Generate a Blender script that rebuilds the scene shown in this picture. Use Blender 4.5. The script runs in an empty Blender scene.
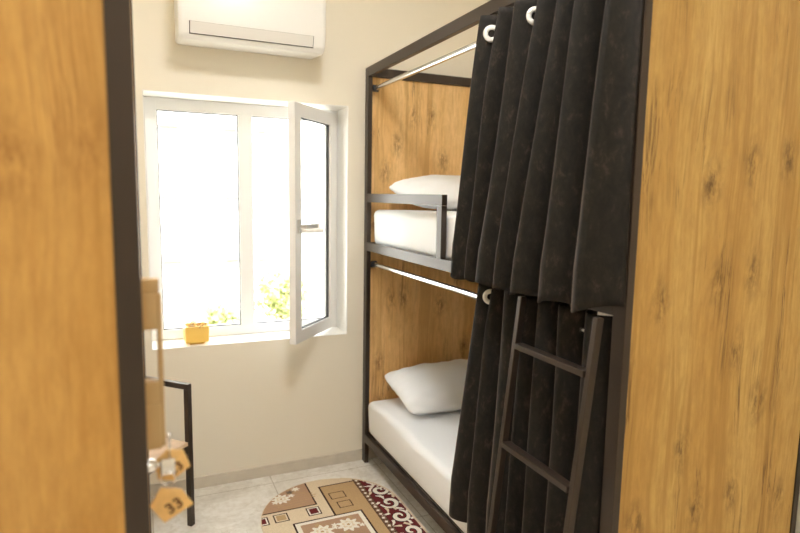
import bpy, bmesh, math, random
from mathutils import Vector, Matrix
random.seed(7)
C = bpy.context.scene.collection
sc = bpy.context.scene
PI = math.pi
H = 1.552          # camera height; z values written as Z(..) were measured from eye level
def Z(v): return v + H

# ------------------------------------------------------------------ helpers
class MB:
    def __init__(s): s.v = []; s.f = []; s.m = []
    def add(s, vs, fs, mi=0):
        b = len(s.v); s.v += [tuple(v) for v in vs]
        s.f += [tuple(i + b for i in f) for f in fs]; s.m += [mi] * len(fs)
        return s
    def box(s, x0, x1, y0, y1, z0, z1, bev=0.0, mi=0, M=None):
        bm = bmesh.new()
        bmesh.ops.create_cube(bm, size=1)
        for v in bm.verts:
            v.co = Vector(((x0 + x1) / 2 + v.co.x * (x1 - x0), (y0 + y1) / 2 + v.co.y * (y1 - y0), (z0 + z1) / 2 + v.co.z * (z1 - z0)))
        if bev > 0:
            bmesh.ops.bevel(bm, geom=list(bm.edges), offset=bev, segments=2, affect='EDGES', profile=.6)
        bm.verts.index_update()
        vs = [(M @ v.co if M else v.co.copy()) for v in bm.verts]
        s.add(vs, [[v.index for v in f.verts] for f in bm.faces], mi); bm.free()
        return s
    def bar(s, p, q, w, d, up=(0, 0, 1), bev=.002, mi=0):
        """square tube from p to q; w across, d along 'up'"""
        p = Vector(p); q = Vector(q); t = (q - p); L = t.length; t.normalize()
        u = Vector(up); a = t.cross(u).normalized(); b = a.cross(t).normalized()
        M = Matrix((( a.x, b.x, t.x, p.x), (a.y, b.y, t.y, p.y), (a.z, b.z, t.z, p.z), (0, 0, 0, 1)))
        return s.box(-w / 2, w / 2, -d / 2, d / 2, 0, L, bev, mi, M)
    def tube(s, pts, r, n=12, mi=0, cap=True):
        pts = [Vector(p) for p in pts]; rings = []
        rr = r if isinstance(r, (list, tuple)) else [r] * len(pts)
        prev = None
        for i, p in enumerate(pts):
            t = (pts[min(i + 1, len(pts) - 1)] - pts[max(i - 1, 0)]).normalized()
            if prev is None:
                a = t.orthogonal().normalized()
            else:
                a = (prev - t * prev.dot(t)).normalized()
            prev = a; b = t.cross(a)
            rings.append([p + (a * math.cos(2 * PI * k / n) + b * math.sin(2 * PI * k / n)) * rr[i] for k in range(n)])
        vs = [v for r_ in rings for v in r_]; fs = []
        for i in range(len(rings) - 1):
            for k in range(n):
                fs.append((i * n + k, i * n + (k + 1) % n, (i + 1) * n + (k + 1) % n, (i + 1) * n + k))
        if cap:
            fs.append(tuple(range(n - 1, -1, -1))); fs.append(tuple((len(rings) - 1) * n + k for k in range(n)))
        return s.add(vs, fs, mi)
    def torus(s, c, n, R, r, seg=28, sg=10, mi=0, flat=1.0):
        n = Vector(n).normalized(); a = n.orthogonal().normalized(); b = n.cross(a); c = Vector(c); vs = []; fs = []
        for i in range(seg):
            th = 2 * PI * i / seg; d = a * math.cos(th) + b * math.sin(th)
            for k in range(sg):
                ph = 2 * PI * k / sg
                vs.append(c + d * (R + r * math.cos(ph)) + n * (r * flat * math.sin(ph)))
        for i in range(seg):
            for k in range(sg):
                fs.append((i * sg + k, ((i + 1) % seg) * sg + k, ((i + 1) % seg) * sg + (k + 1) % sg, i * sg + (k + 1) % sg))
        return s.add(vs, fs, mi)
    def sphere(s, c, r, n=12, m=8, mi=0):
        c = Vector(c); vs = []; fs = []
        for j in range(m + 1):
            for i in range(n):
                th = PI * j / m; ph = 2 * PI * i / n
                vs.append(c + Vector((math.sin(th) * math.cos(ph), math.sin(th) * math.sin(ph), math.cos(th))) * r)
        for j in range(m):
            for i in range(n):
                fs.append((j * n + i, (j + 1) * n + i, (j + 1) * n + (i + 1) % n, j * n + (i + 1) % n))
        return s.add(vs, fs, mi)
    def prism(s, poly, f, mi=0):
        """poly: 2-D outline; f(p, side) -> 3-D point for side 0/1"""
        n = len(poly); vs = [f(p, 0) for p in poly] + [f(p, 1) for p in poly]
        fs = [tuple(range(n)), tuple(range(2 * n - 1, n - 1, -1))]
        for i in range(n):
            fs.append((i, n + i, n + (i + 1) % n, (i + 1) % n))
        return s.add(vs, fs, mi)
    def build(s, name, mat, parent=None, smooth=False, loc=None, angle=None):
        me = bpy.data.meshes.new(name)
        off = Vector((0, 0, 0))
        o = None
        if parent is not None:
            p = parent
            while p is not None: off += p.location; p = p.parent
        if loc is not None: off = Vector(loc)
        me.from_pydata([tuple(Vector(v) - off) for v in s.v], [], s.f)
        mats = mat if isinstance(mat, (list, tuple)) else [mat]
        for m in mats: me.materials.append(m)
        if len(mats) > 1: me.polygons.foreach_set('material_index', s.m)
        bm = bmesh.new(); bm.from_mesh(me)
        if len(mats) == 1: bmesh.ops.remove_doubles(bm, verts=bm.verts, dist=1e-6)
        bmesh.ops.recalc_face_normals(bm, faces=bm.faces)
        bm.to_mesh(me); bm.free()
        if smooth:
            for p_ in me.polygons: p_.use_smooth = True
            if angle is not None:
                try: me.set_sharp_from_angle(angle=math.radians(angle))
                except Exception: pass
        o = bpy.data.objects.new(name, me); C.objects.link(o)
        if loc is not None: o.location = loc
        if parent is not None: o.parent = parent
        return o

def thing(name, label, cat, loc=(0, 0, 0), group=None):
    o = bpy.data.objects.new(name, None); C.objects.link(o); o.location = loc
    o.empty_display_size = .1
    o['label'] = label; o['category'] = cat
    if group: o['group'] = group
    return o
def tag(o, label, cat, group=None):
    o['label'] = label; o['category'] = cat
    if group: o['group'] = group
    return o
def struct(o): o['kind'] = 'structure'; return o

# ------------------------------------------------------------------ materials
def lin(r, g, b):
    f = lambda c: ((c / 255) / 12.92 if c / 255 <= .04045 else ((c / 255 + .055) / 1.055) ** 2.4)
    return (f(r), f(g), f(b), 1)
class NT:
    def __init__(s, name):
        s.m = bpy.data.materials.new(name); s.m.use_nodes = True; s.t = s.m.node_tree
        s.b = s.t.nodes['Principled BSDF']; s.out = s.t.nodes['Material Output']
    def n(s, typ, **kw):
        nd = s.t.nodes.new(typ)
        for k, v in kw.items():
            if k in nd.inputs.keys(): nd.inputs[k].default_value = v
            else: setattr(nd, k, v)
        return nd
    def l(s, a, b): s.t.links.new(a, b)
    def coord(s, scale=(1, 1, 1), rot=(0, 0, 0)):
        tc = s.n('ShaderNodeTexCoord'); mp = s.n('ShaderNodeMapping')
        mp.inputs['Scale'].default_value = scale; mp.inputs['Rotation'].default_value = rot
        s.l(tc.outputs['Object'], mp.inputs['Vector']); return mp.outputs['Vector']
    def ramp(s, fac, stops):
        r = s.n('ShaderNodeValToRGB'); e = r.color_ramp.elements
        while len(e) < len(stops): e.new(.5)
        for i, (p, c) in enumerate(stops): e[i].position = p; e[i].color = c
        s.l(fac, r.inputs['Fac']); return r.outputs['Color']
    def mix(s, a, b, fac, mode='MIX'):
        m = s.n('ShaderNodeMix', data_type='RGBA', blend_type=mode)
        for inp, v in ((m.inputs[0], fac), (m.inputs[6], a), (m.inputs[7], b)):
            if hasattr(v, 'is_linked'): s.l(v, inp)
            else: inp.default_value = v
        return m.outputs[2]
    def bump(s, h, strength=.2, dist=.01):
        b = s.n('ShaderNodeBump', Strength=strength, Distance=dist)
        s.l(h, b.inputs['Height']); s.l(b.outputs['Normal'], s.b.inputs['Normal'])
def plain(name, col, rough=.5, metal=0, bump=0, bscale=60, var=.0, spec=None):
    m = NT(name); b = m.b
    b.inputs['Base Color'].default_value = col; b.inputs['Roughness'].default_value = rough; b.inputs['Metallic'].default_value = metal
    if spec is not None: b.inputs['Specular IOR Level'].default_value = spec
    if bump or var:
        nz = m.n('ShaderNodeTexNoise', Scale=bscale, Detail=4.0); m.l(m.coord(), nz.inputs['Vector'])
        if bump: m.bump(nz.outputs['Fac'], bump, .004)
        if var:
            d = tuple(c * (1 - var) for c in col[:3]) + (1,)
            m.l(m.ramp(nz.outputs['Fac'], [(.35, d), (.65, col)]), b.inputs['Base Color'])
    return m.m

def wood(name, light, mid, dark, axis=(1, 1, 1), off=(0, 0, 0)):
    m = NT(name)
    tc = m.n('ShaderNodeTexCoord'); mp0 = m.n('ShaderNodeMapping'); mp0.inputs['Location'].default_value = off
    m.l(tc.outputs['Object'], mp0.inputs['Vector'])
    def mapped(sc_):
        p = m.n('ShaderNodeMapping'); p.inputs['Scale'].default_value = sc_; m.l(mp0.outputs['Vector'], p.inputs['Vector']); return p.outputs['Vector']
    # slow warp so the grain flows round the knots
    wn = m.n('ShaderNodeTexNoise', Scale=1.0, Detail=2.0); m.l(mapped((7, 7, 1.6)), wn.inputs['Vector'])
    ad = m.n('ShaderNodeVectorMath', operation='MULTIPLY_ADD'); m.l(wn.outputs['Color'], ad.inputs[0]); ad.inputs[1].default_value = (.06, .06, .05); m.l(mp0.outputs['Vector'], ad.inputs[2])
    def wm(sc_):
        p = m.n('ShaderNodeMapping'); p.inputs['Scale'].default_value = sc_; m.l(ad.outputs[0], p.inputs['Vector']); return p.outputs['Vector']
    broad = m.n('ShaderNodeTexNoise', Scale=1.0, Detail=3.0, Roughness=.55); m.l(wm((9, 9, .45)), broad.inputs['Vector'])
    fine = m.n('ShaderNodeTexNoise', Scale=1.0, Detail=6.0, Roughness=.65); m.l(wm((95, 95, 7)), fine.inputs['Vector'])
    crack = m.n('ShaderNodeTexNoise', Scale=1.0, Detail=5.0, Roughness=.6); m.l(wm((30, 30, .5)), crack.inputs['Vector'])
    patch = m.n('ShaderNodeTexNoise', Scale=1.0, Detail=2.0); m.l(mapped((6, 6, 2.4)), patch.inputs['Vector'])
    base = m.ramp(broad.outputs['Fac'], [(.30, mid), (.66, light)])
    fcol = m.ramp(fine.outputs['Fac'], [(.25, tuple(c * .80 for c in mid[:3]) + (1,)), (.6, (1, 1, 1, 1))])
    c1 = m.mix(base, fcol, .34, 'MULTIPLY')
    # long faint bands of darker heartwood
    band = m.n('ShaderNodeTexNoise', Scale=1.0, Detail=4.0, Roughness=.6); m.l(wm((16, 16, .28)), band.inputs['Vector'])
    bd = m.ramp(band.outputs['Fac'], [(.53, (0, 0, 0, 1)), (.60, (1, 1, 1, 1)), (.70, (.2, .2, .2, 1))])
    cl = m.n('ShaderNodeTexNoise', Scale=1.0, Detail=6.0, Roughness=.7); m.l(wm((46, 46, 12)), cl.inputs['Vector'])
    c1 = m.mix(c1, m.ramp(cl.outputs['Fac'], [(.34, (.62, .54, .44, 1)), (.58, (1, 1, 1, 1))]), .38, 'MULTIPLY')
    heart = tuple(c * f for c, f in zip(mid[:3], (.72, .66, .56))) + (1,)
    c1 = m.mix(c1, heart, m.mix((0, 0, 0, 1), bd, .75))
    # thin dark cracks, only in patches
    st = m.ramp(crack.outputs['Fac'], [(.525, (0, 0, 0, 1)), (.545, (1, 1, 1, 1)), (.565, (0, 0, 0, 1))])
    pt = m.ramp(patch.outputs['Fac'], [(.50, (0, 0, 0, 1)), (.64, (1, 1, 1, 1))])
    k1 = m.mix(st, pt, 1.0, 'MULTIPLY')
    c2 = m.mix(c1, dark, m.mix((0, 0, 0, 1), k1, .95))
    # knots, flecked and drawn out along the grain
    sx = m.n('ShaderNodeSeparateXYZ'); m.l(wm((5.2, 5.2, 2.5)), sx.inputs[0])
    ad2 = m.n('ShaderNodeMath', operation='ADD'); m.l(sx.outputs[0], ad2.inputs[0]); m.l(sx.outputs[1], ad2.inputs[1])
    cb = m.n('ShaderNodeCombineXYZ'); m.l(ad2.outputs[0], cb.inputs[0]); m.l(sx.outputs[2], cb.inputs[1])
    vo = m.n('ShaderNodeTexVoronoi', voronoi_dimensions='2D', Scale=1.0, Randomness=1.0); m.l(cb.outputs[0], vo.inputs['Vector'])
    kn = m.ramp(vo.outputs['Distance'], [(.0, (1, 1, 1, 1)), (.05, (.8, .8, .8, 1)), (.12, (.42, .42, .42, 1)), (.24, (0, 0, 0, 1))])
    fleck = m.n('ShaderNodeTexNoise', Scale=1.0, Detail=6.0, Roughness=.72); m.l(wm((70, 70, 24)), fleck.inputs['Vector'])
    fl_ = m.ramp(fleck.outputs['Fac'], [(.40, (0, 0, 0, 1)), (.62, (1, 1, 1, 1))])
    kn2 = m.mix(kn, fl_, 1.0, 'MULTIPLY')
    c2 = m.mix(c2, tuple(c * .62 for c in mid[:3]) + (1,), m.mix((0, 0, 0, 1), fl_, .16))
    c3 = m.mix(c2, dark, m.mix((0, 0, 0, 1), kn2, 1.0))
    m.l(c3, m.b.inputs['Base Color'])
    m.b.inputs['Roughness'].default_value = .5; m.b.inputs['Specular IOR Level'].default_value = .3
    m.bump(fine.outputs['Fac'], .06, .003)
    return m.m

M = {}
M['wall'] = plain('wall_paint', lin(238, 232, 217), .75, bump=.03, bscale=40)
M['wallwhite'] = plain('white_plaster', lin(243, 242, 238), .6)
M['ceil'] = plain('ceiling_paint', lin(242, 240, 232), .8)
M['pvc'] = plain('white_plastic', lin(240, 240, 240), .3)
M['acw'] = plain('appliance_plastic', lin(243, 243, 241), .28)
M['acflap'] = plain('appliance_flap', lin(228, 226, 222), .3)
M['dark'] = plain('dark_gap', lin(60, 58, 60), .6)
M['steel'] = plain('black_steel', lin(60, 50, 43), .34, .45, bump=.01, bscale=300, spec=.6)
M['chrome'] = plain('chrome', (.82, .82, .83, 1), .18, 1.0)
M['grey_metal'] = plain('grey_metal', lin(190, 188, 184), .4, .3)
M['wood'] = wood('oak_panel', lin(240, 206, 150), lin(226, 184, 122), lin(112, 78, 44))
M['woodnear'] = wood('oak_panel_foot', lin(209, 176, 110), lin(193, 154, 88), lin(92, 66, 38), off=(3.1, 1.7, .4))
M['woodlock'] = wood('oak_panel_locker', lin(214, 172, 104), lin(204, 158, 88), lin(158, 112, 58), off=(7.7, 4.2, 1.3))
M['board'] = plain('bed_board', lin(70, 62, 55), .7)
M['seat'] = plain('seat_wood', lin(216, 188, 160), .5, var=.12, bscale=25)
M['linen'] = plain('white_cotton', lin(238, 240, 243), .85, bump=.06, bscale=14)
M['tan'] = plain('tan_plastic', lin(186, 158, 112), .4)
M['tagw'] = plain('tag_plywood', lin(236, 194, 126), .55, var=.1, bscale=60)
M['ink'] = plain('tag_ink', lin(96, 52, 18), .7)
M['pot'] = plain('yellow_ceramic', lin(250, 208, 108), .35)
M['eyelet'] = plain('white_eyelet', lin(226, 226, 220), .35)
M['lampbody'] = plain('lamp_body', lin(240, 240, 240), .4)
M['facade'] = plain('facade_plaster', lin(238, 238, 236), .9)
M['ledge'] = plain('facade_ledge', lin(104, 94, 84), .8)
M['leaf1'] = plain('leaf_green', lin(170, 178, 112), .6, var=.3, bscale=9)
M['bark'] = plain('bark', lin(110, 90, 66), .9)
M['driedleaf'] = plain('dried_leaf', lin(190, 160, 100), .7)
M['petal'] = plain('pale_petal', lin(226, 214, 190), .7)
M['ground'] = plain('outside_paving', lin(205, 200, 190), .9)

def stone(name, tile):
    m = NT(name)
    v = m.coord()
    n1 = m.n('ShaderNodeTexNoise', Scale=5.0, Detail=7.0, Roughness=.65, Distortion=1.2); m.l(v, n1.inputs['Vector'])
    n2 = m.n('ShaderNodeTexNoise', Scale=34.0, Detail=4.0); m.l(v, n2.inputs['Vector'])
    a = m.ramp(n1.outputs['Fac'], [(.3, lin(214, 209, 200)), (.5, lin(233, 230, 223)), (.7, lin(242, 240, 236))])
    b = m.mix(a, m.ramp(n2.outputs['Fac'], [(.3, lin(214, 206, 194)), (.6, (1, 1, 1, 1))]), .35, 'MULTIPLY')
    vein = m.ramp(n1.outputs['Fac'], [(.475, (0, 0, 0, 1)), (.49, (1, 1, 1, 1)), (.505, (0, 0, 0, 1))])
    c = m.mix(b, lin(176, 166, 152), m.mix((0, 0, 0, 1), vein, .3))
    if tile:
        br = m.n('ShaderNodeTexBrick', Scale=1.0, offset=0.0)
        br.inputs['Brick Width'].default_value = .6; br.inputs['Row Height'].default_value = .6; br.inputs['Mortar Size'].default_value = .0025
        br.inputs['Color1'].default_value = (1, 1, 1, 1); br.inputs['Color2'].default_value = (1, 1, 1, 1); br.inputs['Mortar'].default_value = lin(196, 188, 176)
        m.l(m.coord(), br.inputs['Vector'])
        c = m.mix(c, br.outputs['Color'], .8, 'MULTIPLY')
    m.l(c, m.b.inputs['Base Color']); m.b.inputs['Roughness'].default_value = .28 if tile else .4
    return m.m
M['floor'] = stone('floor_marble_tile', True)
M['skirt'] = plain('skirting_marble', lin(213, 205, 191), .4, var=.10, bscale=12)

def velvet():
    m = NT('black_brown_velvet')
    v = m.coord((1, 1, .55))
    n1 = m.n('ShaderNodeTexNoise', Scale=34.0, Detail=7.0, Roughness=.75, Distortion=.3); m.l(v, n1.inputs['Vector'])
    n2 = m.n('ShaderNodeTexNoise', Scale=420.0, Detail=2.0); m.l(m.coord(), n2.inputs['Vector'])
    c = m.ramp(n1.outputs['Fac'], [(.40, lin(24, 22, 19)), (.56, lin(34, 30, 26)), (.68, lin(58, 50, 43))])
    m.l(c, m.b.inputs['Base Color']); m.b.inputs['Roughness'].default_value = .8
    m.b.inputs['Specular IOR Level'].default_value = .25
    m.b.inputs['Sheen Weight'].default_value = .30; m.b.inputs['Sheen Roughness'].default_value = .3
    m.b.inputs['Sheen Tint'].default_value = lin(190, 165, 145)
    m.bump(n1.outputs['Fac'], .12, .004)
    return m.m
M['velvet'] = velvet()

def glass():
    m = NT('window_glass'); t = m.t
    tr = m.n('ShaderNodeBsdfTransparent'); tr.inputs[0].default_value = (.97, .985, .98, 1)
    gl = m.n('ShaderNodeBsdfGlossy', Roughness=.02); gl.inputs[0].default_value = (1, 1, 1, 1)
    fr = m.n('ShaderNodeFresnel'); mx = m.n('ShaderNodeMixShader')
    geo = m.n('ShaderNodeNewGeometry'); ior = m.n('ShaderNodeMath', operation='MULTIPLY_ADD')   # thin pane: both faces reflect alike
    m.l(geo.outputs['Backfacing'], ior.inputs[0]); ior.inputs[1].default_value = 1 / 1.45 - 1.45; ior.inputs[2].default_value = 1.45
    m.l(ior.outputs[0], fr.inputs['IOR'])
    m.l(fr.outputs[0], mx.inputs[0]); m.l(tr.outputs[0], mx.inputs[1]); m.l(gl.outputs[0], mx.inputs[2]); m.l(mx.outputs[0], m.out.inputs['Surface'])
    return m.m
M['glass'] = glass()
def emis(name, col, s):
    m = NT(name); e = m.n('ShaderNodeEmission', Strength=s); e.inputs[0].default_value = col
    m.l(e.outputs[0], m.out.inputs['Surface']); return m.m

# ------------------------------------------------------------------ room shell
XL, XR, YB, YD, ZC = -.64, 1.965, -1.35, 3.097, 3.15
YO = 3.36                                    # outer face of the window wall
WX0, WX1, WZ0, WZ1 = .022, 1.048, Z(-.79), Z(.477)
struct(MB().box(XL - .1, XR + .1, YB - .1, YO, -.12, 0).build('floor', M['floor']))
struct(MB().box(XL - .1, XR + .1, YB - .1, YO, ZC, ZC + .12).build('ceiling', M['ceil']))
w = MB()
w.box(XL - .1, WX0, YD, YO, 0, ZC).box(WX1, XR + .1, YD, YO, 0, ZC).box(WX0, WX1, YD, YO, 0, WZ0).box(WX0, WX1, YD, YO, WZ1, ZC)
struct(w.build('wall_front', M['wall']))
struct(MB().box(XR, XR + .1, YB - .1, YD, 0, ZC).build('wall_right', M['wall']))
struct(MB().box(XL - .1, XL, YB - .1, YD, 0, ZC).build('wall_left', M['wall']))
struct(MB().box(XL, XR, YB - .1, YB, 0, ZC).build('wall_back', M['wall']))
struct(MB().box(XL, XR, YD - .012, YD, 0, .062, .002).build('baseboard_front', M['skirt']))
struct(MB().box(XL, XL + .012, YB, YD - .012, 0, .062, .002).build('baseboard_left', M['skirt']))
# white plastered reveal round the window
tr = MB(); e = .004
tr.box(WX0, WX0 + e, YD - .001, 3.28, WZ0, WZ1).box(WX1 - e, WX1, YD - .001, 3.28, WZ0, WZ1).box(WX0 + e, WX1 - e, YD - .001, 3.28, WZ1 - e, WZ1)
struct(tr.build('trim_1', M['wallwhite']))
struct(MB().box(WX0 + e, WX1 - e, YD - .003, 3.28, WZ0, WZ0 + .004, .001).build('trim_2', M['wallwhite']))  # sill board

# window unit
win = bpy.data.objects.new('window_1', None); C.objects.link(win); win.location = (.535, 3.31, WZ0); win['kind'] = 'structure'
FY0, FY1 = 3.28, 3.345
fx0, fx1, fz0, fz1 = WX0 + e, WX1 - e, WZ0 + .004, WZ1 - e
gz0, gz1 = Z(-.733), Z(.412)
fr = MB()
fr.box(fx0, .086, FY0, FY1, fz0, fz1, .004).box(.984, fx1, FY0, FY1, fz0, fz1, .004)
fr.box(.08, .99, FY0 + .001, FY1, fz0, gz0, .004).box(.08, .99, FY0 + .001, FY1, gz1, fz1, .004)
fr.box(.489, .560, FY0 - .002, FY1, gz0 - .002, gz1 + .002, .004)
fr.build('window_frame', M['pvc'], win)
ga = MB()
for a, b in ((.086, .489), (.560, .984)):
    ga.box(a, a + .005, FY0 + .012, FY0 + .02, gz0, gz1).box(b - .005, b, FY0 + .012, FY0 + .02, gz0, gz1)
    ga.box(a, b, FY0 + .012, FY0 + .02, gz0, gz0 + .005).box(a, b, FY0 + .012, FY0 + .02, gz1 - .005, gz1)
ga.build('gasket', M['dark'], win)
MB().box(.087, .488, FY0 + .022, FY0 + .028, gz0, gz1).build('pane', M['glass'], win)
# open casement, hinged at the right jamb and swung into the room
ang = math.radians(48); hx, hy = 1.005, 3.272
SW, st = .50, .038
cM = Matrix.Translation((hx, hy, 0)) @ Matrix.Rotation(PI + ang, 4, 'Z')     # local +x runs from hinge to free edge
sz0, sz1 = Z(-.768), Z(.446)
sb = 0.066
T = -.0   # local y: room-side face at +? (flipped by rotation)
s_ = MB()
s_.box(0, sb + .022, 0, st, sz0, sz1, .004, M=cM).box(SW - sb, SW, 0, st, sz0, sz1, .004, M=cM)
s_.box(sb - .002, SW - sb + .002, .001, st - .001, sz0, sz0 + sb, .004, M=cM).box(sb - .002, SW - sb + .002, .001, st - .001, sz1 - sb, sz1, .004, M=cM)
sash = s_.build('casement_sash', M['pvc'], win)
g2 = MB()
a, b, c0, c1 = sb + .022, SW - sb, sz0 + sb, sz1 - sb
g2.box(a, a + .005, .012, .027, c0, c1, M=cM).box(b - .005, b, .012, .027, c0, c1, M=cM).box(a, b, .012, .027, c0, c0 + .005, M=cM).box(a, b, .012, .027, c1 - .005, c1, M=cM)
g2.build('gasket', M['dark'], sash)
MB().box(sb + .024, SW - sb - .005, .016, .022, c0 + .004, c1 - .004, M=cM).build('pane', M['glass'], sash)
hd = MB(); hz = Z(-.165)
hd.box(SW - .046, SW - .018, st, st + .010, hz - .035, hz + .035, .003, M=cM)
hd.box(SW - .042, SW - .022, st + .008, st + .042, hz - .010, hz + .010, .003, M=cM)
hd.box(SW - .155, SW - .020, st + .036, st + .052, hz - .011, hz + .011, .004, M=cM)
hd.build('handle', M['grey_metal'], sash)
for zz in (Z(-.52), Z(-.17), Z(.28)):
    hb = MB().tube([(hx + .004, hy - .014, zz - .045), (hx + .004, hy - .014, zz + .045)], .008)
    hb.build('hinge', M['pvc'], win, smooth=True, angle=40)

# ------------------------------------------------------------------ outside
struct(MB().box(-14, 18, YO + .02, 30, -1.75, -1.6).build('ground_outside', M['ground']))
bl = thing('building', 'white building across the yard seen overexposed through the window', 'building', (1.5, 9.2, -1.6))
MB().box(-9, 12, 9.1, 12, -1.6, 7.5).build('wall', M['facade'], bl)
for zc in (.905, -.09, -1.02):
    for x0, x1 in ((.25, .51), (1.14, 1.32), (1.62, 1.74), (-.8, -.5), (2.9, 3.15)):
        MB().box(x0, x1, 8.96, 9.1, Z(zc) - .02, Z(zc) + .02).build('ledge', M['ledge'], bl)
bal = MB()
bal.box(2.2, 2.62, 8.78, 8.84, Z(-.11), Z(-.07)); bal.box(2.2, 2.62, 8.78, 8.84, Z(-.56), Z(-.52))
for k in range(5): bal.box(2.2 + .1 * k, 2.225 + .1 * k, 8.79, 8.83, Z(-.54), Z(-.09))
bal.box(2.2, 2.62, 8.84, 9.12, Z(-.60), Z(-.55))
bal.build('balcony', M['ledge'], bl)
def shrub(name, label, cx, cy, r, zc, n, ry=1.0):
    t = thing(name, label, 'shrub', (cx, cy, -1.6))
    f = MB()
    for i in range(n):
        d = Vector((random.gauss(0, 1), random.gauss(0, 1), random.gauss(0, 1))).normalized() * r * (random.random() ** .45)
        d.z *= ry; d *= (.75 + .25 * math.sin(d.x * 9) * math.cos(d.z * 8 + 1))
        p = Vector((cx, cy, zc)) + d; s = random.uniform(.03, .07)
        a = Vector((random.gauss(0, 1), random.gauss(0, 1), random.gauss(0, 1))).normalized(); b = a.orthogonal().normalized(); nn = a.cross(b)
        f.add([p - a * s, p + b * s * .5 + nn * s * .12, p + a * s, p - b * s * .5 + nn * s * .12], [(0, 1, 2, 3)])
    f.build('foliage', M['leaf1'], t)
    tr_ = MB(); tr_.tube([(cx, cy, -1.6), (cx + .03, cy, (zc - 1.6) / 2), (cx, cy, zc)], [.045, .035, .02], 8)
    for k in range(5):
        an = k * 2.4; tr_.tube([(cx, cy, zc - r * .5), (cx + r * .6 * math.cos(an), cy + r * .6 * math.sin(an), zc + r * .4)], [.02, .008], 6)
    tr_.build('trunk', M['bark'], t, smooth=True)
shrub('garden_shrub', 'leafy green shrub outside behind the right half of the window', 1.72, 7.9, .52, Z(-1.42), 1100, 1.0)
shrub('garden_shrub', 'low pale green shrub outside the left fixed pane, by the mullion', .92, 7.9, .34, Z(-1.66), 420, .7)

# ------------------------------------------------------------------ bunk bed
BX0, BX1, BY0, BY1 = 1.14, 1.945, 1.125, 3.083
PW, PD = .025, .045
bed = thing('bunk_bed', 'two-tier bunk bed with oak-look end panels and black steel frame', 'bunk bed', ((BX0 + BX1) / 2, (BY0 + BY1) / 2, 0))
zt = Z(.682)
for x0 in (BX0, BX1 - PW):
    for y0 in (BY0, BY1 - PD):
        MB().box(x0, x0 + PW, y0, y0 + PD, 0, zt, .002).build('post', M['steel'], bed)
def yrail(x0, z0, z1): return MB().box(x0, x0 + PW, BY0 + PD, BY1 - PD, z0, z1, .002).build('side_rail', M['steel'], bed)
def xrail(y0, z0, z1): return MB().box(BX0 + PW, BX1 - PW, y0, y0 + PD, z0, z1, .002).build('end_rail', M['steel'], bed)
for x0 in (BX0, BX1 - PW):
    yrail(x0, zt - .048, zt); yrail(x0, Z(-.309), Z(-.262)); yrail(x0, Z(-1.426), Z(-1.376))
for y0 in (BY0, BY1 - PD):
    xrail(y0, zt - .048, zt); xrail(y0, Z(-1.426), Z(-1.376)); 
xrail(BY1 - PD, Z(-.309), Z(-.262)); xrail(BY0 + PD + .001, Z(-.309), Z(-.262))
MB().box(BX0 + PW, BX1 - PW, BY1 - .030, BY1 - .012, Z(-1.374), zt - .049).build('head_panel', M['wood'], bed)
MB().box(BX0 + PW - .002, BX1 - PW + .002, BY0 + .004, BY0 + .022, Z(-1.374), zt - .049).build('foot_panel', M['woodnear'], bed)
for zb in (-.300, -1.397):
    MB().box(BX0 + PW + .02, BX1 - PW, BY0 + PD + .05, BY1 - PD - .025, Z(zb), Z(zb) + .022).build('base_board', M['board'], bed)
# guard rail of the upper bunk
gr = MB().box(BX0, BX0 + PW, 2.158, BY1 - PD, Z(-.040), Z(.006), .002).build('guard_rail', M['steel'], bed)
MB().box(BX0, BX0 + PW, 2.158, 2.203, Z(-.262), Z(-.041), .002).build('upright', M['steel'], gr)
# chrome curtain rods on small brackets
def rod(z, name='curtain_rod'):
    r = MB().tube([(1.182, BY0 + PD + .004, z), (1.182, BY1 - PD - .004, z)], .0125, 16).build(name, M['chrome'], bed, smooth=True, angle=40)
    for y0, y1 in ((BY0 + PD, BY0 + PD + .025), (BY1 - PD - .022, BY1 - PD)):
        b = MB().tube([(1.182, y0, z), (1.182, y1, z)], .017, 16)
        b.box(BX0 + PW, 1.20, y1 - .003 if y0 > 2 else y0, y1 if y0 > 2 else y0 + .003, z - .018, z + .018)
        b.build('rod_bracket', M['dark'], r, smooth=True, angle=40)
RZ1, RZ2 = Z(.572), Z(-.385)
rod(RZ1); rod(RZ2)

# mattresses and pillows
def cushion_box(x0, x1, y0, y1, z0, z1, r, seed, wr=.004):
    """rounded box with soft wavy faces"""
    rnd = random.Random(seed); bm = bmesh.new(); bmesh.ops.create_cube(bm, size=1)
    for v in bm.verts:
        v.co = Vector(((x0 + x1) / 2 + v.co.x * (x1 - x0), (y0 + y1) / 2 + v.co.y * (y1 - y0), (z0 + z1) / 2 + v.co.z * (z1 - z0)))
    bmesh.ops.bevel(bm, geom=list(bm.edges), offset=r, segments=5, affect='EDGES', profile=.5)
    bmesh.ops.subdivide_edges(bm, edges=[e_ for e_ in bm.edges if e_.calc_length() > .3], cuts=24, use_grid_fill=True)
    ph = [rnd.uniform(0, 6) for _ in range(6)]
    for v in bm.verts:
        c = v.co
        n_ = math.sin(c.y * 9 + ph[0] + 2 * c.z * 7) + .7 * math.sin(c.y * 21 + c.z * 18 + ph[1]) + .6 * math.sin(c.x * 16 + c.y * 6 + ph[2])
        fz = (c.z - z0) / (z1 - z0)
        c.x += (n_ * wr * .8 if abs(c.x - x0) < r * 1.2 else 0) * min(1, max(0, fz * 3))
        if c.z > z1 - r: c.z += n_ * wr * .5
    bmesh.ops.triangulate(bm, faces=[f for f in bm.faces if len(f.verts) > 4])
    bm.verts.index_update()
    m = MB(); m.add([v.co.copy() for v in bm.verts], [[v.index for v in f.verts] for f in bm.faces]); bm.free(); return m
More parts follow.
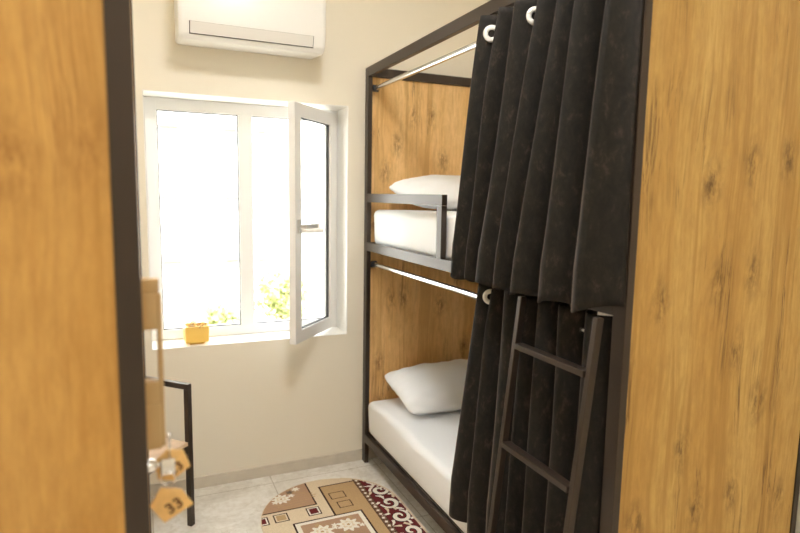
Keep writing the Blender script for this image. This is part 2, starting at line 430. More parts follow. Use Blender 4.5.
MX0, MX1 = 1.176, 1.905
o = cushion_box(1.173, MX1, 1.235, 3.034, Z(-.276), Z(-.078), .032, 3).build('mattress', M['linen'], smooth=True, loc=(1.54, 2.12, Z(-.276)))
tag(o, 'white-sheeted mattress on the upper bunk behind the guard rail', 'mattress')
o = cushion_box(1.152, MX1, 1.235, 3.034, Z(-1.374), Z(-1.168), .036, 5).build('mattress', M['linen'], smooth=True, loc=(1.54, 2.12, Z(-1.374)))
tag(o, 'white-sheeted mattress on the lower bunk near the floor', 'mattress')
def pillow(cx, cy, zc, L, W, Tk, rz, rx, ry, label, seed):
    R_ = Matrix.Translation((cx, cy, zc)) @ Matrix.Rotation(rz, 4, 'Z') @ Matrix.Rotation(rx, 4, 'X') @ Matrix.Rotation(ry, 4, 'Y')
    N = 40; vs = []; fs = []; rnd = random.Random(seed); ph = [rnd.uniform(0, 6) for _ in range(6)]
    for side in (1, -1):
        b = len(vs)
        for j in range(N + 1):
            for i in range(N + 1):
                u = -1 + 2 * i / N; v = -1 + 2 * j / N
                u = math.sin(u * PI / 2); v = math.sin(v * PI / 2)
                t = max(0, (1 - abs(u) ** 2.6)) ** .55 * max(0, (1 - abs(v) ** 2.6)) ** .55
                x = u * L / 2 * (1 - .04 * (1 - v * v) - .07 * abs(v) ** 7); y = v * W / 2 * (1 - .05 * (1 - u * u) - .10 * abs(u) ** 7)
                cr = math.sin(9 * u + 5 * v + ph[0]) * .5 + math.sin(15 * v - 6 * u + ph[1]) * .35 + math.sin(22 * u * v + ph[2]) * .35 + math.sin(26 * u + 8 * v * v + ph[3]) * .18
                edge = (1 - t) * t * 4
                z = side * t * Tk / 2 * (1.0 if side > 0 else .8) + cr * .007 * edge
                vs.append(R_ @ Vector((x, y, z)))
        for j in range(N):
            for i in range(N):
                q = (b + j * (N + 1) + i, b + j * (N + 1) + i + 1, b + (j + 1) * (N + 1) + i + 1, b + (j + 1) * (N + 1) + i)
                fs.append(q if side > 0 else q[::-1])
    m = MB(); m.add(vs, fs)
    ob = m.build('pillow', M['linen'], smooth=True, loc=(cx, cy, zc - Tk / 2))
    bm = bmesh.new(); bm.from_mesh(ob.data); bmesh.ops.remove_doubles(bm, verts=bm.verts, dist=1e-5); bm.to_mesh(ob.data); bm.free()
    tag(ob, label, 'pillow'); return ob
pillow(1.555, 2.795, Z(.012), .66, .42, .19, 0.0, math.radians(10), 0, 'plump white pillow on the upper bunk against the oak panel', 1)
pillow(1.555, 2.815, Z(-1.066), .67, .41, .19, 0.05, math.radians(16), 0, 'plump white pillow on the lower bunk against the oak panel', 2)

# ------------------------------------------------------------------ curtains
def catmull(pts, n):
    out = []
    P_ = [pts[0]] + list(pts) + [pts[-1]]
    for i in range(1, len(P_) - 2):
        for k in range(n):
            t = k / n; a, b, c, d = P_[i - 1], P_[i], P_[i + 1], P_[i + 2]
            out.append(tuple(.5 * (2 * b[j] + (c[j] - a[j]) * t + (2 * a[j] - 5 * b[j] + 4 * c[j] - d[j]) * t * t + (3 * b[j] - a[j] - 3 * c[j] + d[j]) * t ** 3) for j in range(len(b))))
    out.append(tuple(pts[-1])); return out
def curtain(label, ridgesT, ridgesB, ztop, zbot, midf, ampf, lean=.42, nz=46, loc=None, seed=0, rings=(), rodz=None, hem=lambda u: 0, endx=None):
    """ridges: where the folds stand forward, top and hem; valleys fall between them"""
    rnd = random.Random(seed)
    ph = [rnd.uniform(0, 6) for _ in range(8)]
    rows = []
    for r in range(nz + 1):
        t = r / nz
        n = len(ridgesT)
        Yr = [ridgesT[i] * (1 - t) + ridgesB[i] * t + .003 * math.sin(6 * t + ph[i % 8]) * t for i in range(n)]
        mid, amp = midf(t), ampf(t)
        val = mid + amp
        # each fold is a rounded bulge; two neighbours meet in a narrow crease behind the nearer one
        cr_ = [Yr[0] + .012]
        for i in range(1, n - 1): cr_.append(Yr[i] + .22 * (Yr[i - 1] - Yr[i]))
        cr_.append(Yr[n - 1])
        sp = []
        for i in range(n - 1):
            ya, yb = cr_[i], cr_[i + 1]
            w_ = ya - yb; dep = 2 * amp * min(1, w_ / .075) * (.93 + .07 * math.sin(ph[(i + 3) % 8] + 3 * t))
            last = endx and i == n - 2
            for k in range(14):
                s_ = k / 14
                c_ = 2 * s_ - 1
                base_ = val if not (last and s_ > .5) else val + (endx - val) * (s_ - .5) * 2
                d_ = dep if not (last and s_ > .5) else (dep * (1 - (s_ - .5) * 2))
                sp.append((base_ - d_ * (1 - abs(c_) ** 2.1) ** .72, ya - w_ * (s_ + .05 * math.sin(2 * PI * s_))))
        sp.append((endx if endx else val, cr_[-1]))
        rows.append((t, sp))
    m = MB(); nc = len(rows[0][1]); vs = []
    for t, sp in rows:
        for k, (x, y) in enumerate(sp):
            z = ztop + (zbot + hem(k / (nc - 1)) - ztop) * t
            vs.append((x, y, z))
    fs = []
    for r in range(nz):
        for k in range(nc - 1):
            fs.append((r * nc + k, r * nc + k + 1, (r + 1) * nc + k + 1, (r + 1) * nc + k))
    m.add(vs, fs)
    ob = m.build('curtain', M['velvet'], smooth=True, loc=loc)
    sm = ob.modifiers.new('cloth', 'SOLIDIFY'); sm.thickness = .003; sm.offset = 0
    tag(ob, label, 'curtain', None)
    for (bi, s_, zr) in rings:                       # white eyelets set in the cloth
        row = rows[min(nz, max(0, round((ztop - zr) / (ztop - zbot) * nz)))][1]
        k = int(bi * 14 + s_ * 14); p0, p1 = row[k - 1], row[k + 1]
        tx, ty = p1[0] - p0[0], p1[1] - p0[1]; l = math.hypot(tx, ty); nx, ny = ty / l, -tx / l
        if nx > 0: nx, ny = -nx, -ny
        c_ = (row[k][0] + nx * .004, row[k][1] + ny * .004, zr)
        MB().torus(c_, (nx, ny, 0), .0205, .0085, flat=.5).build('eyelet', M['eyelet'], ob, smooth=True)
    return ob
UT = [1.872, 1.712, 1.655, 1.522, 1.442, 1.346, 1.228, 1.129]
UB = [1.945, 1.838, 1.790, 1.610, 1.548, 1.412, 1.272, 1.128]
curtain('dark velvet eyelet curtain drawn across the upper bunk', UT, UB, Z(.618), Z(-.302),
        lambda t: 1.165 - .075 * min(1, t * 1.15), lambda t: .075 - .030 * min(1, t * 1.2), loc=(1.17, 1.5, Z(-.302)), seed=4,
        endx=1.134, rings=[(0, .80, Z(.556)), (2, .87, Z(.562))],
        hem=lambda u: .012 * math.sin(u * 40) * .6 + .02 * (u > .9) * (u - .9) * 10)
LT = [1.882, 1.765, 1.712, 1.565, 1.500, 1.405, 1.295, 1.176]
LB = [1.965, 1.792, 1.690, 1.535, 1.475, 1.350, 1.250, 1.178]
curtain('dark velvet eyelet curtain drawn across the lower bunk, behind the ladder', LT, LB, Z(-.318), Z(-1.262),
        lambda t: 1.176 - .066 * min(1, t * 1.2), lambda t: .050 - .020 * min(1, t * 1.3), loc=(1.17, 1.5, Z(-1.285)), seed=9,
        rings=[(0, .86, Z(-.366))])

# ------------------------------------------------------------------ ladder
def lx(z): return 1.098 + .112 * (z - Z(-.30)) / 1.25 * 1.0
lad = thing('bunk_ladder', 'black steel ladder leaning on the curtained bunk bed', 'ladder', (.98, 1.34, 0))
ltop = Z(-.312)
def lpt(z, y): return (1.098 + .105 * (z - ltop), y, z)
for yy in (1.176, 1.516):
    MB().bar(lpt(.002, yy), lpt(ltop, yy), .018, .022, up=(1, 0, 0)).build('stile', M['steel'], lad)
for zz in (Z(-.468), Z(-.789), Z(-1.11), Z(-1.42)):
    p = lpt(zz, 1.188); q = lpt(zz, 1.504)
    MB().bar(p, q, .03, .018, up=(0, 0, 1)).build('rung', M['steel'], lad)

# ------------------------------------------------------------------ rug
def clip_poly(poly, inside, inter):
    out = []
    for i in range(len(poly)):
        a, b = poly[i - 1], poly[i]
        ia, ib = inside(a), inside(b)
        if ib:
            if not ia: out.append(inter(a, b))
            out.append(b)
        elif ia: out.append(inter(a, b))
    return out
RCX, RR, RY1, RY0 = .811, .349, 2.578, 1.92
cap = [(RCX + RR * math.cos(a), RY1 + RR * math.sin(a)) for a in [PI * k / 40 for k in range(41)]] + [(RCX + RR * math.cos(a), RY0 + RR * math.sin(a)) for a in [PI + PI * k / 40 for k in range(41)]]
def scale_cap(d): 
    return [(RCX + (RR - d) * math.cos(a), RY1 + (RR - d) * math.sin(a)) for a in [PI * k / 40 for k in range(41)]] + [(RCX + (RR - d) * math.cos(a), RY0 + (RR - d) * math.sin(a)) for a in [PI + PI * k / 40 for k in range(41)]]
capin = scale_cap(.004)
def clip_convex(poly, conv):
    for i in range(len(conv)):
        p, q = conv[i], conv[(i + 1) % len(conv)]
        ex, ey = q[0] - p[0], q[1] - p[1]
        sd = lambda r: ex * (r[1] - p[1]) - ey * (r[0] - p[0])
        def inter(a, b):
            da, db = sd(a), sd(b); t = da / (da - db); return (a[0] + (b[0] - a[0]) * t, a[1] + (b[1] - a[1]) * t)
        poly = clip_poly(poly, lambda r: sd(r) >= 0, inter)
        if not poly: return []
    return poly
rug = MB(); RZ = .008
rug.prism(cap, lambda p, s: (p[0], p[1], 0.0005 if s == 0 else RZ), 0)
def rshape(poly, mi, lay, win_=None):
    # counter-clockwise
    A = sum(poly[i - 1][0] * poly[i][1] - poly[i][0] * poly[i - 1][1] for i in range(len(poly)))
    if A < 0: poly = poly[::-1]
    poly = clip_convex(poly, capin)
    if win_ and poly: poly = clip_convex(poly, win_)
    if len(poly) > 2: rug.add([(x, y, RZ + .00035 * lay) for x, y in poly], [tuple(range(len(poly)))], mi)
def rect(x0, x1, y0, y1): return [(x0, y0), (x1, y0), (x1, y1), (x0, y1)]
def frame_rect(x0, x1, y0, y1, w_, mi, lay):
    for q in (rect(x0, x1, y0, y0 + w_), rect(x0, x1, y1 - w_, y1), rect(x0, x0 + w_, y0, y1), rect(x1 - w_, x1, y0, y1)): rshape(q, mi, lay)
def ribbon(pts, ws, mi, lay, win_=None):
    L_ = []; R__ = []
    for i, p in enumerate(pts):
        a = pts[max(i - 1, 0)]; b = pts[min(i + 1, len(pts) - 1)]
        dx, dy = b[0] - a[0], b[1] - a[1]; l = math.hypot(dx, dy) or 1
        w_ = ws[i] / 2; L_.append((p[0] - dy / l * w_, p[1] + dx / l * w_)); R__.append((p[0] + dy / l * w_, p[1] - dx / l * w_))
    for i in range(len(pts) - 1): rshape([R__[i], R__[i + 1], L_[i + 1], L_[i]], mi, lay, win_)
def blob(cx, cy, r, k, amp, mi, lay, rot=0, sy=1.0, n=44):
    pts = []
    for i in range(n):
        a = 2 * PI * i / n; rr = r * (1 + amp * math.cos(k * a)); pts.append((cx + rr * math.cos(a + rot), cy + sy * rr * math.sin(a + rot)))
    # fan (star-shaped) so it clips convexly
    for i in range(n): rshape([(cx, cy), pts[i], pts[(i + 1) % n]], mi, lay)
CREAM, DARK, TAN, BROWN, RED, WHITE, GREY, UMBER = range(8)
def flower(cx, cy, r, lay, rot=0):
    blob(cx, cy, r * 1.12, 9, .22, WHITE, lay, rot, 1.0, 54)
    blob(cx, cy, r * .62, 6, .18, CREAM, lay + 1, rot + .3)
    blob(cx, cy, r * .45, 6, .1, WHITE, lay + 2, rot)
    blob(cx, cy, r * .18, 5, .2, TAN, lay + 3, rot)
# corner block with a flower
rshape(rect(.40, .757, 2.683, 2.96), DARK, 1); rshape(rect(.40, .749, 2.691, 2.96), BROWN, 2)
for k in range(9):
    a = .55 + k * .22; ribbon([(.60 + .05 * math.cos(a * 3 + j * .3) + j * .018, 2.70 + k * .022 + .006 * math.sin(j + k)) for j in range(8)], [.006] * 8, TAN, 3)
flower(.600, 2.798, .036, 4, .2); blob(.655, 2.850, .016, 5, .35, GREY, 4); blob(.69, 2.872, .018, 7, .35, WHITE, 4); blob(.655, 2.815, .014, 5, .4, WHITE, 4); blob(.565, 2.775, .014, 5, .4, WHITE, 4)
# row of little squares
for (x0, x1, y0, y1, c) in ((.690, .757, 2.592, 2.667, RED), (.528, .598, 2.592, 2.664, TAN), (.44, .503, 2.590, 2.662, RED)):
    rshape(rect(x0, x1, y0, y1), DARK, 1); rshape(rect(x0 + .006, x1 - .006, y0 + .006, y1 - .006), WHITE if c == RED else CREAM, 2); rshape(rect(x0 + .013, x1 - .013, y0 + .013, y1 - .013), c, 3)
# tan block with two outlined squares
rshape(rect(.806, 1.004, 2.548, 2.852), DARK, 1); rshape(rect(.815, 1.004, 2.548, 2.843), TAN, 2); rshape(rect(.944, 1.004, 2.0, 2.548), TAN, 2)
for q in ((.836, .918, 2.700, 2.766), (.850, .923, 2.606, 2.668)): frame_rect(*q, .005, DARK, 3)
# framed middle block with flowers
rshape(rect(.600, .946, 2.00, 2.556), DARK, 3); rshape(rect(.609, .937, 2.01, 2.547), WHITE, 4); rshape(rect(.630, .916, 2.02, 2.526), BROWN, 5)
for (fx, fy) in ((.842, 2.452), (.712, 2.440), (.80, 2.30), (.69, 2.24), (.86, 2.16)):
    flower(fx, fy, .043, 6, fx * 9); 
    for k in range(4):
        a = fx * 20 + k * 1.6; blob(fx + .066 * math.cos(a), fy + .062 * math.sin(a), .012, 5, .35, WHITE if k % 2 else TAN, 6)
for k in range(16): ribbon([(.64 + .018 * j, 2.03 + k * .031 + .006 * math.sin(j * 1.3 + k)) for j in range(16)], [.004] * 16, TAN, 5)
# beads on dark ground
rshape(rect(1.000, 1.034, 1.62, 2.90), DARK, 3); rshape(rect(1.003, 1.031, 1.62, 2.90), UMBER, 4)
y = 2.84
while y > 1.7:
    blob(1.017, y, .0075, 4, .15, WHITE, 5, .4, 1.1, 14); blob(1.0075, y - .018, .0045, 3, .1, DARK, 5, 0, 1, 9); blob(1.0265, y - .018, .0045, 3, .1, DARK, 5, 0, 1, 9)
    y -= .036
# red border with cream scrolls
rshape(rect(1.034, 1.18, 1.60, 2.90), RED, 2)
def spiral(cx, cy, r0, turns, dir_, start, mi, lay, w0):
    n = 34; pts = []; ws = []
    for i in range(n):
        t = i / (n - 1); a = start + dir_ * turns * 2 * PI * t; r_ = r0 * (1 - .82 * t)
        pts.append((cx + r_ * math.cos(a), cy + 1.15 * r_ * math.sin(a))); ws.append(w0 * (.55 + .7 * math.sin(PI * min(1, t * 1.1))))
    ribbon(pts, ws, mi, lay)
yy = 2.70; k = 0
while yy > 1.75:
    d = 1 if k % 2 else -1
    spiral(1.098, yy, .048, 1.25, d, 1.2 + (k % 2) * 2.0, DARK, 3, .026)
    spiral(1.098, yy, .048, 1.25, d, 1.2 + (k % 2) * 2.0, WHITE, 4, .018)
    for j in range(6):
        a = j * 1.05 + k * .7; px, py = 1.098 + .05 * math.cos(a), yy + .062 * math.sin(a)
        qx, qy = 1.098 + .086 * math.cos(a + .35), yy + .100 * math.sin(a + .35)
        ribbon([(px, py), ((px + qx) / 2 + .006, (py + qy) / 2), (qx, qy)], [.016, .014, .004], WHITE if j % 3 else CREAM, 4)
    yy -= .135; k += 1
ribbon([(1.066 + .02 * math.sin(i * .6), 2.80 - i * .012) for i in range(9)], [.014] * 9, WHITE, 4)
for i in range(7): ribbon([(1.05 + .012 * i, 2.82 - .02 * i), (1.075 + .012 * i, 2.832 - .022 * i)], [.014, .004], WHITE, 4)
for s in ((.004, .010),):
    for i in range(len(cap)):
        a, b = scale_cap(.0)[i], scale_cap(.0)[(i + 1) % len(cap)]; c, d = scale_cap(.010)[(i + 1) % len(cap)], scale_cap(.010)[i]
        if a[0] > .95: rug.add([(p[0], p[1], RZ + .0035) for p in (a, b, c, d)], [(0, 1, 2, 3)], CREAM)
def pile(name, col):
    m = NT(name); nz = m.n('ShaderNodeTexNoise', Scale=420.0, Detail=3.0); m.l(m.coord(), nz.inputs['Vector'])
    d = tuple(c * .72 for c in col[:3]) + (1,)
    m.l(m.ramp(nz.outputs['Fac'], [(.3, d), (.62, col)]), m.b.inputs['Base Color']); m.b.inputs['Roughness'].default_value = .95; m.b.inputs['Specular IOR Level'].default_value = .1
    return m.m
rm = [pile('rug_cream', lin(232, 214, 186)), pile('rug_dark', lin(66, 44, 36)), pile('rug_tan', lin(198, 166, 124)), pile('rug_brown', lin(190, 154, 126)), pile('rug_red', lin(112, 46, 48)), pile('rug_white', lin(246, 240, 228)), pile('rug_grey', lin(120, 104, 90)), pile('rug_umber', lin(132, 104, 82))]
# keep per-face normals up
ro = rug.build('rug', rm, loc=(RCX, 2.25, 0))
tag(ro, 'oval patterned rug in cream, tan and wine red on the marble floor', 'rug')

# ------------------------------------------------------------------ chair
ch = thing('metal_chair', 'black square-tube chair with a pale wooden seat by the window wall', 'chair', (-.11, 2.74, 0))
A = Vector((.164, 2.742, 0)); U = Vector((-.70, .714, 0)); V = Vector((-.735, -.678, 0)); CW, CD = .36, .40
tb = .025; sh = Z(-1.144); bh = Z(-.868)
def cp(a, b, z): p = A + U * a + V * b; return (p.x, p.y, z)
upv = tuple(U)
for a in (0, CW):
    MB().bar(cp(a, 0, 0), cp(a, 0, bh - tb), tb, tb, up=upv).build('leg', M['steel'], ch)
    MB().bar(cp(a, CD, 0), cp(a, CD, sh - .012), tb, tb, up=upv).build('leg', M['steel'], ch)
MB().bar(cp(-tb / 2, 0, bh - tb / 2), cp(CW + tb / 2, 0, bh - tb / 2), tb, tb).build('back_rail', M['steel'], ch)
fr = MB()
fr.bar(cp(tb / 2, 0, sh - .03), cp(CW - tb / 2, 0, sh - .03), tb, .035); fr.bar(cp(tb / 2, CD, sh - .03), cp(CW - tb / 2, CD, sh - .03), tb, .035)
fr.bar(cp(0, tb / 2, sh - .03), cp(0, CD - tb / 2, sh - .03), tb, .035); fr.bar(cp(CW, tb / 2, sh - .03), cp(CW, CD - tb / 2, sh - .03), tb, .035)
fr.build('seat_frame', M['steel'], ch)
sm_ = MB(); q = [cp(-.008, tb / 2 + .002, 0), cp(CW + .008, tb / 2 + .002, 0), cp(CW + .008, CD + .012, 0), cp(-.008, CD + .012, 0)]
sm_.prism([(p[0], p[1]) for p in q], lambda p, s: (p[0], p[1], sh - .012 + s * .016)); sm_.build('seat', M['seat'], ch)

# ------------------------------------------------------------------ flower pot on the sill
pt_ = thing('flower_pot', 'small yellow cube pot with dried sprigs on the white window sill', 'plant pot', (.243, 3.175, WZ0 + .0045))
pm = MB(); a0 = math.radians(48); pz0 = WZ0 + .0045; pc = Vector((.240, 3.172))
def sq(r, z, n=6):
    out = []
    for k in range(4):
        an = a0 + k * PI / 2 + PI / 4
        for j in range(n):
            an2 = a0 + (k + 1) * PI / 2 - PI / 4
            # rounded square corner
            c = Vector((math.cos(a0 + k * PI / 2), math.sin(a0 + k * PI / 2))) * (r - .005) * 1.414
            t = a0 + k * PI / 2 - PI / 4 + (PI / 2) * j / (n - 1)
            out.append((pc.x + c.x + .005 * math.cos(t), pc.y + c.y + .005 * math.sin(t), z))
    return out
lay = [sq(.036, pz0), sq(.038, pz0 + .008), sq(.056, pz0 + .013), sq(.059, pz0 + .092), sq(.0575, pz0 + .096), sq(.051, pz0 + .096), sq(.045, pz0 + .084)]
n_ = len(lay[0]); vs = [v for l in lay for v in l]; fs = [tuple(range(n_ - 1, -1, -1))]
for r in range(len(lay) - 1):
    for k in range(n_): fs.append((r * n_ + k, r * n_ + (k + 1) % n_, (r + 1) * n_ + (k + 1) % n_, (r + 1) * n_ + k))
fs.append(tuple((len(lay) - 1) * n_ + k for k in range(n_)))
pm.add(vs, fs); pm.build('pot', M['pot'], pt_, smooth=True, angle=35)
sp = MB(); rnd = random.Random(5)
for k in range(22):
    a_ = rnd.uniform(0, 2 * PI); r_ = rnd.uniform(.01, .05); b0 = Vector((pc.x + r_ * math.cos(a_), pc.y + r_ * math.sin(a_), pz0 + .082))
    tip = b0 + Vector((math.cos(a_) * rnd.uniform(.005, .035), math.sin(a_) * rnd.uniform(.005, .035), rnd.uniform(.010, .026)))
    sp.tube([b0, (b0 + tip) / 2 + Vector((0, 0, .004)), tip], .0011, 5)
    for j in range(5):
        q = b0.lerp(tip, .45 + .13 * j); d = Vector((rnd.gauss(0, 1), rnd.gauss(0, 1), rnd.gauss(.3, .6))).normalized() * .013; e_ = d.orthogonal().normalized() * .0045
        sp.add([q, q + d * .5 + e_, q + d, q + d * .5 - e_], [(0, 1, 2, 3)])
sp.build('sprig', M['driedleaf'], pt_)
fl = MB()
for k in range(14):
    a_ = rnd.uniform(0, 2 * PI); r_ = rnd.uniform(.0, .056); c_ = Vector((pc.x + r_ * math.cos(a_), pc.y + r_ * math.sin(a_), pz0 + .09 + rnd.uniform(.004, .022)))
    for j in range(6):
        t = j * PI / 3 + a_; d = Vector((math.cos(t), math.sin(t), .35)) * .010; s2 = Vector((-math.sin(t), math.cos(t), 0)) * .004
        fl.add([c_, c_ + d * .6 + s2, c_ + d, c_ + d * .6 - s2], [(0, 1, 2, 3)])
fl.build('blossom', M['petal'], pt_)

# ------------------------------------------------------------------ air conditioner
ac = thing('air_conditioner', 'white split air conditioner mounted on the wall above the window', 'air conditioner', (.515, YD, Z(.68)))
AX0, AX1 = .174, .856
prof = [(3.096, .975), (2.905, .975), (2.885, .970), (2.872, .955), (2.866, .930), (2.863, .85), (2.863, .775), (2.866, .757), (2.876, .715), (2.884, .697), (2.898, .685), (2.92, .681), (3.096, .70)]
def acsec(x, ins):
    cy_, cz_ = 2.98, .83
    return [(x, min(3.096, cy_ + (p - cy_) * (1 - ins * 1.2)) if p < 3.09 else p, Z(cz_ + (q - cz_) * (1 - ins))) for p, q in prof]
secs = [acsec(AX0, .14), acsec(AX0 + .003, .07), acsec(AX0 + .010, .025), acsec(AX0 + .022, 0), acsec(AX1 - .022, 0), acsec(AX1 - .010, .025), acsec(AX1 - .003, .07), acsec(AX1, .14)]
am = MB(); n_ = len(prof); vs = [v for s in secs for v in s]; fs = [tuple(range(n_)), tuple((len(secs) - 1) * n_ + k for k in range(n_ - 1, -1, -1))]
for r in range(len(secs) - 1):
    for k in range(n_): fs.append((r * n_ + k, r * n_ + (k + 1) % n_, (r + 1) * n_ + (k + 1) % n_, (r + 1) * n_ + k))
am.add(vs, fs); am.build('body', M['acw'], ac, smooth=True, angle=28)
fxa, fxb = .222, .792
# outlet slot (dark) and the flap closing it
sl = MB(); sl.prism([(2.8645, .757), (2.8790, .704), (2.8825, .7055), (2.868, .7585)], lambda p, s: (fxa if s == 0 else fxb, p[0] - .0008, Z(p[1])))
sl.build('outlet_gap', M['dark'], ac)
fp = MB(); fp.prism([(2.8610, .756), (2.8740, .7075), (2.8790, .709), (2.866, .757)], lambda p, s: (fxa + .004 if s == 0 else fxb - .003, p[0], Z(p[1])))
fp.build('flap', M['acflap'], ac)

# ------------------------------------------------------------------ locker with door, handle and lock
LY0, LY1, LX0, LX1, LH = .95, 1.50, -.60, -.004, 2.02
lk = thing('locker', 'tall oak-look locker with black steel corner posts at the left, its key in the lock', 'locker', (-.3, 1.2, 0))
for x0, x1 in ((LX0, LX0 + .036), (LX1 - .036, LX1)):
    for y0 in (LY0, LY1 - .036):
        MB().box(x0, x1, y0, y0 + .036, 0, LH, .002).build('post', M['steel'], lk)
for y0 in (LY0, LY1 - .036):
    for z0 in (.03, LH - .036): MB().box(LX0 + .036, LX1 - .036, y0, y0 + .036, z0, z0 + .036, .002).build('rail', M['steel'], lk)
MB().box(LX0 + .036, LX1 - .036, LY0 + .004, LY0 + .020, .066, LH - .036).build('side_panel', M['woodlock'], lk)
MB().box(LX0 + .036, LX1 - .036, LY1 - .022, LY1 - .006, .066, LH - .036).build('side_panel', M['woodlock'], lk)
MB().box(LX0 + .002, LX0 + .014, LY0 + .036, LY1 - .036, .03, LH).build('back_panel', M['woodlock'], lk)
MB().box(LX0 + .014, LX1 - .022, LY0 + .036, LY1 - .036, LH - .018, LH - .002).build('top_panel', M['woodlock'], lk)
MB().box(LX0 + .014, LX1 - .022, LY0 + .036, LY1 - .036, .03, .046).build('bottom_panel', M['woodlock'], lk)
dr = MB().box(LX1 - .020, LX1 - .002, LY0 + .038, LY1 - .038, .05, LH - .02, .001).build('door', M['woodlock'], lk)
hY0, hY1 = 1.015, 1.040
hb = MB(); HX = LX1 - .002
hb.box(.0165, .0245, hY0, hY1, Z(-.425), Z(-.165), .003)              # grip
hb.box(HX, .018, hY0, hY1, Z(-.225), Z(-.165), .003)                  # upper foot
hb.box(HX, .0215, hY0 + .002, hY1 - .002, Z(-.166), Z(-.141), .002)   # cap
hb.box(HX, .018, hY0, hY1, Z(-.352), Z(-.312), .003)                  # lower foot
hb.box(HX, .0185, hY0 - .002, hY1 + .002, Z(-.428), Z(-.350), .003)
hb.build('handle', M['tan'], dr, smooth=True, angle=30)
lkY = 1.02
MB().tube([(HX, lkY, Z(-.458)), (.004, lkY, Z(-.458)), (.008, lkY, Z(-.458))], [.011, .011, .008], 20).build('lock', M['chrome'], dr, smooth=True, angle=40)

key = thing('room_key', 'key in the locker lock with two house-shaped wooden tags, one marked 33', 'key', (.03, lkY, Z(-.50)))
kb = MB().box(.0085, .014, lkY - .001, lkY + .001, Z(-.462), Z(-.454)); kb.box(.0135, .0385, lkY - .004, lkY + .004, Z(-.478), Z(-.449), .004)
kb.build('key', M['chrome'], key, smooth=True, angle=30)
bc = MB()
for k, zz in enumerate((-.408, -.418, -.4275)): bc.sphere((.0295, lkY - .002, Z(zz)), .0042 - .0006 * k)
bc.tube([(.0295, lkY - .002, Z(-.405)), (.0295, lkY - .002, Z(-.452))], .0012, 6)
bc.torus((.026, lkY - .003, Z(-.484)), (.3, 1, .1), .012, .0014)
bc.build('ring', M['chrome'], key, smooth=True)
from_px = lambda pts, y, s: pts
def tagplate(poly, y, name, label, digits, dpos, drot, dsize):
    cx_ = sum(p[0] for p in poly) / len(poly); cz_ = sum(p[1] for p in poly) / len(poly)
    m = MB(); m.prism(poly, lambda p, s: (p[0], y + s * .003, Z(p[1])))
    o_ = m.build(name, M['tagw'], key)
    o_['label'] = label
    cu = bpy.data.curves.new('digits', 'FONT'); cu.body = digits; cu.size = dsize; cu.extrude = .0003; cu.align_x = 'CENTER'; cu.align_y = 'CENTER'; cu.space_character = 1.1; cu.offset = .0006
    to = bpy.data.objects.new('tmp', cu); C.objects.link(to)
    dg = bpy.context.evaluated_depsgraph_get(); me = bpy.data.meshes.new_from_object(to.evaluated_get(dg)); bpy.data.objects.remove(to)
    off = Vector(key.location)
    R_ = Matrix.Translation(Vector((dpos[0], y - .0004, Z(dpos[1]))) - off) @ Matrix.Rotation(PI / 2, 4, 'X') @ Matrix.Rotation(drot, 4, 'Z')
    me.transform(R_); me.materials.clear(); me.materials.append(M['ink']); me.name = 'number'
    d_ = bpy.data.objects.new('number', me); C.objects.link(d_); d_.parent = o_
    return o_
tagplate([(.018, -.561), (.065, -.536), (.047, -.506), (.014, -.497), (-.004, -.527)], lkY - .006, 'wooden_tag', 'lower house-shaped wooden tag marked 33', '33', (.0345, -.5335), math.radians(30), .027)
tagplate([(.026, -.438), (.052, -.4415), (.063, -.473), (.034, -.494), (.010, -.488), (.006, -.456)], lkY + .008, 'wooden_tag', 'upper wooden tag partly behind the key', '33', (.040, -.473), math.radians(35), .022)

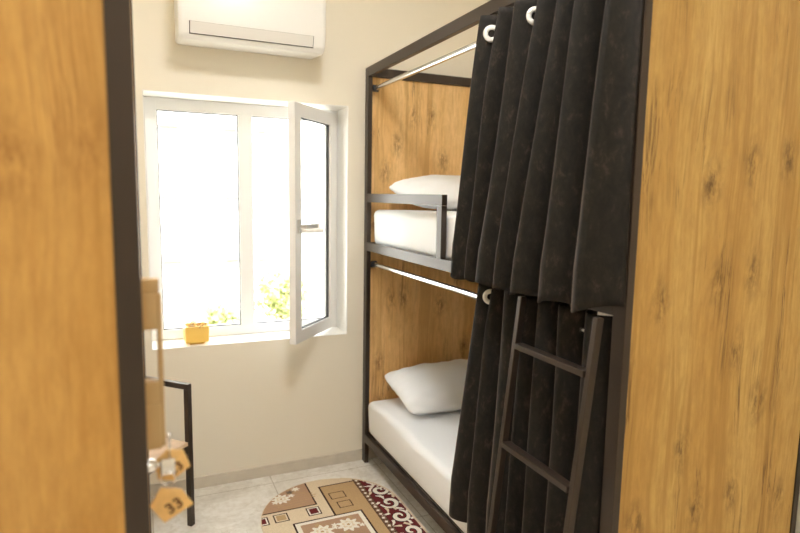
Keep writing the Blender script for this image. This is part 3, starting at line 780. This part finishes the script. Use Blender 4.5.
# ------------------------------------------------------------------ lights
def added_ceiling_lamp(cx, cy, sx, sy, power, label):
    t = thing('added_ceiling_lamp', label, 'lamp', (cx, cy, ZC - .03))
    MB().box(cx - sx / 2 - .02, cx + sx / 2 + .02, cy - sy / 2 - .02, cy + sy / 2 + .02, ZC - .03, ZC, .003).build('housing', M['lampbody'], t)
    MB().box(cx - sx / 2, cx + sx / 2, cy - sy / 2, cy + sy / 2, ZC - .034, ZC - .0305).build('diffuser', emis('lamp_glow', (1, .975, .94, 1), power), t)
LAMP1, LAMP2, SUN, WORLD, EXPO = 46.0, 8.0, 15.0, 4.5, 0.30
added_ceiling_lamp(.48, 1.28, .45, .45, LAMP1, 'unseen square ceiling panel over the aisle, added for bounced light')  # unseen panel, added in place of flash bounced off the ceiling
added_ceiling_lamp(.35, -.55, .9, .6, LAMP2, 'unseen ceiling panel behind the camera, added to light the near panels')  # second unseen panel, added to light faces turned towards the camera
sl_ = bpy.data.lights.new('sun', 'SUN'); sl_.energy = SUN; sl_.angle = .01; sl_.color = (1, .96, .9)
so = bpy.data.objects.new('sun', sl_); C.objects.link(so); so.rotation_euler = (math.radians(42), 0, math.radians(-20))
wd = bpy.data.worlds.new('sky'); sc.world = wd; wd.use_nodes = True
bg = wd.node_tree.nodes['Background']; bg.inputs[0].default_value = (.93, .97, 1, 1); bg.inputs[1].default_value = WORLD

# ------------------------------------------------------------------ camera
yaw, pit, rol = [math.radians(a) for a in (23.8707, 6.9458, -0.9593)]
fwd = Vector((math.sin(yaw) * math.cos(pit), math.cos(yaw) * math.cos(pit), -math.sin(pit)))
right = Vector((math.cos(yaw), -math.sin(yaw), 0)); down = fwd.cross(right)
r2 = right * math.cos(rol) + down * math.sin(rol); d2 = -right * math.sin(rol) + down * math.cos(rol)
up = -d2; back = -fwd
cam = bpy.data.cameras.new('camera'); co = bpy.data.objects.new('camera', cam); C.objects.link(co)
co.matrix_world = Matrix(((r2.x, up.x, back.x, 0), (r2.y, up.y, back.y, 0), (r2.z, up.z, back.z, H), (0, 0, 0, 1)))
cam.sensor_width = 36; cam.lens = 584.12 / 800 * 36; cam.clip_start = .02
cam.dof.use_dof = True; cam.dof.focus_distance = 2.25; cam.dof.aperture_fstop = 2.2
sc.camera = co
sc.view_settings.view_transform = 'Standard'; sc.view_settings.look = 'None'; sc.view_settings.gamma = 1; sc.view_settings.use_curve_mapping = False
sc.view_settings.exposure = EXPO
sc.cycles.use_denoising = True; sc.cycles.max_bounces = 12; sc.cycles.diffuse_bounces = 8; sc.cycles.transparent_max_bounces = 16
sc.cycles.sample_clamp_indirect = 6
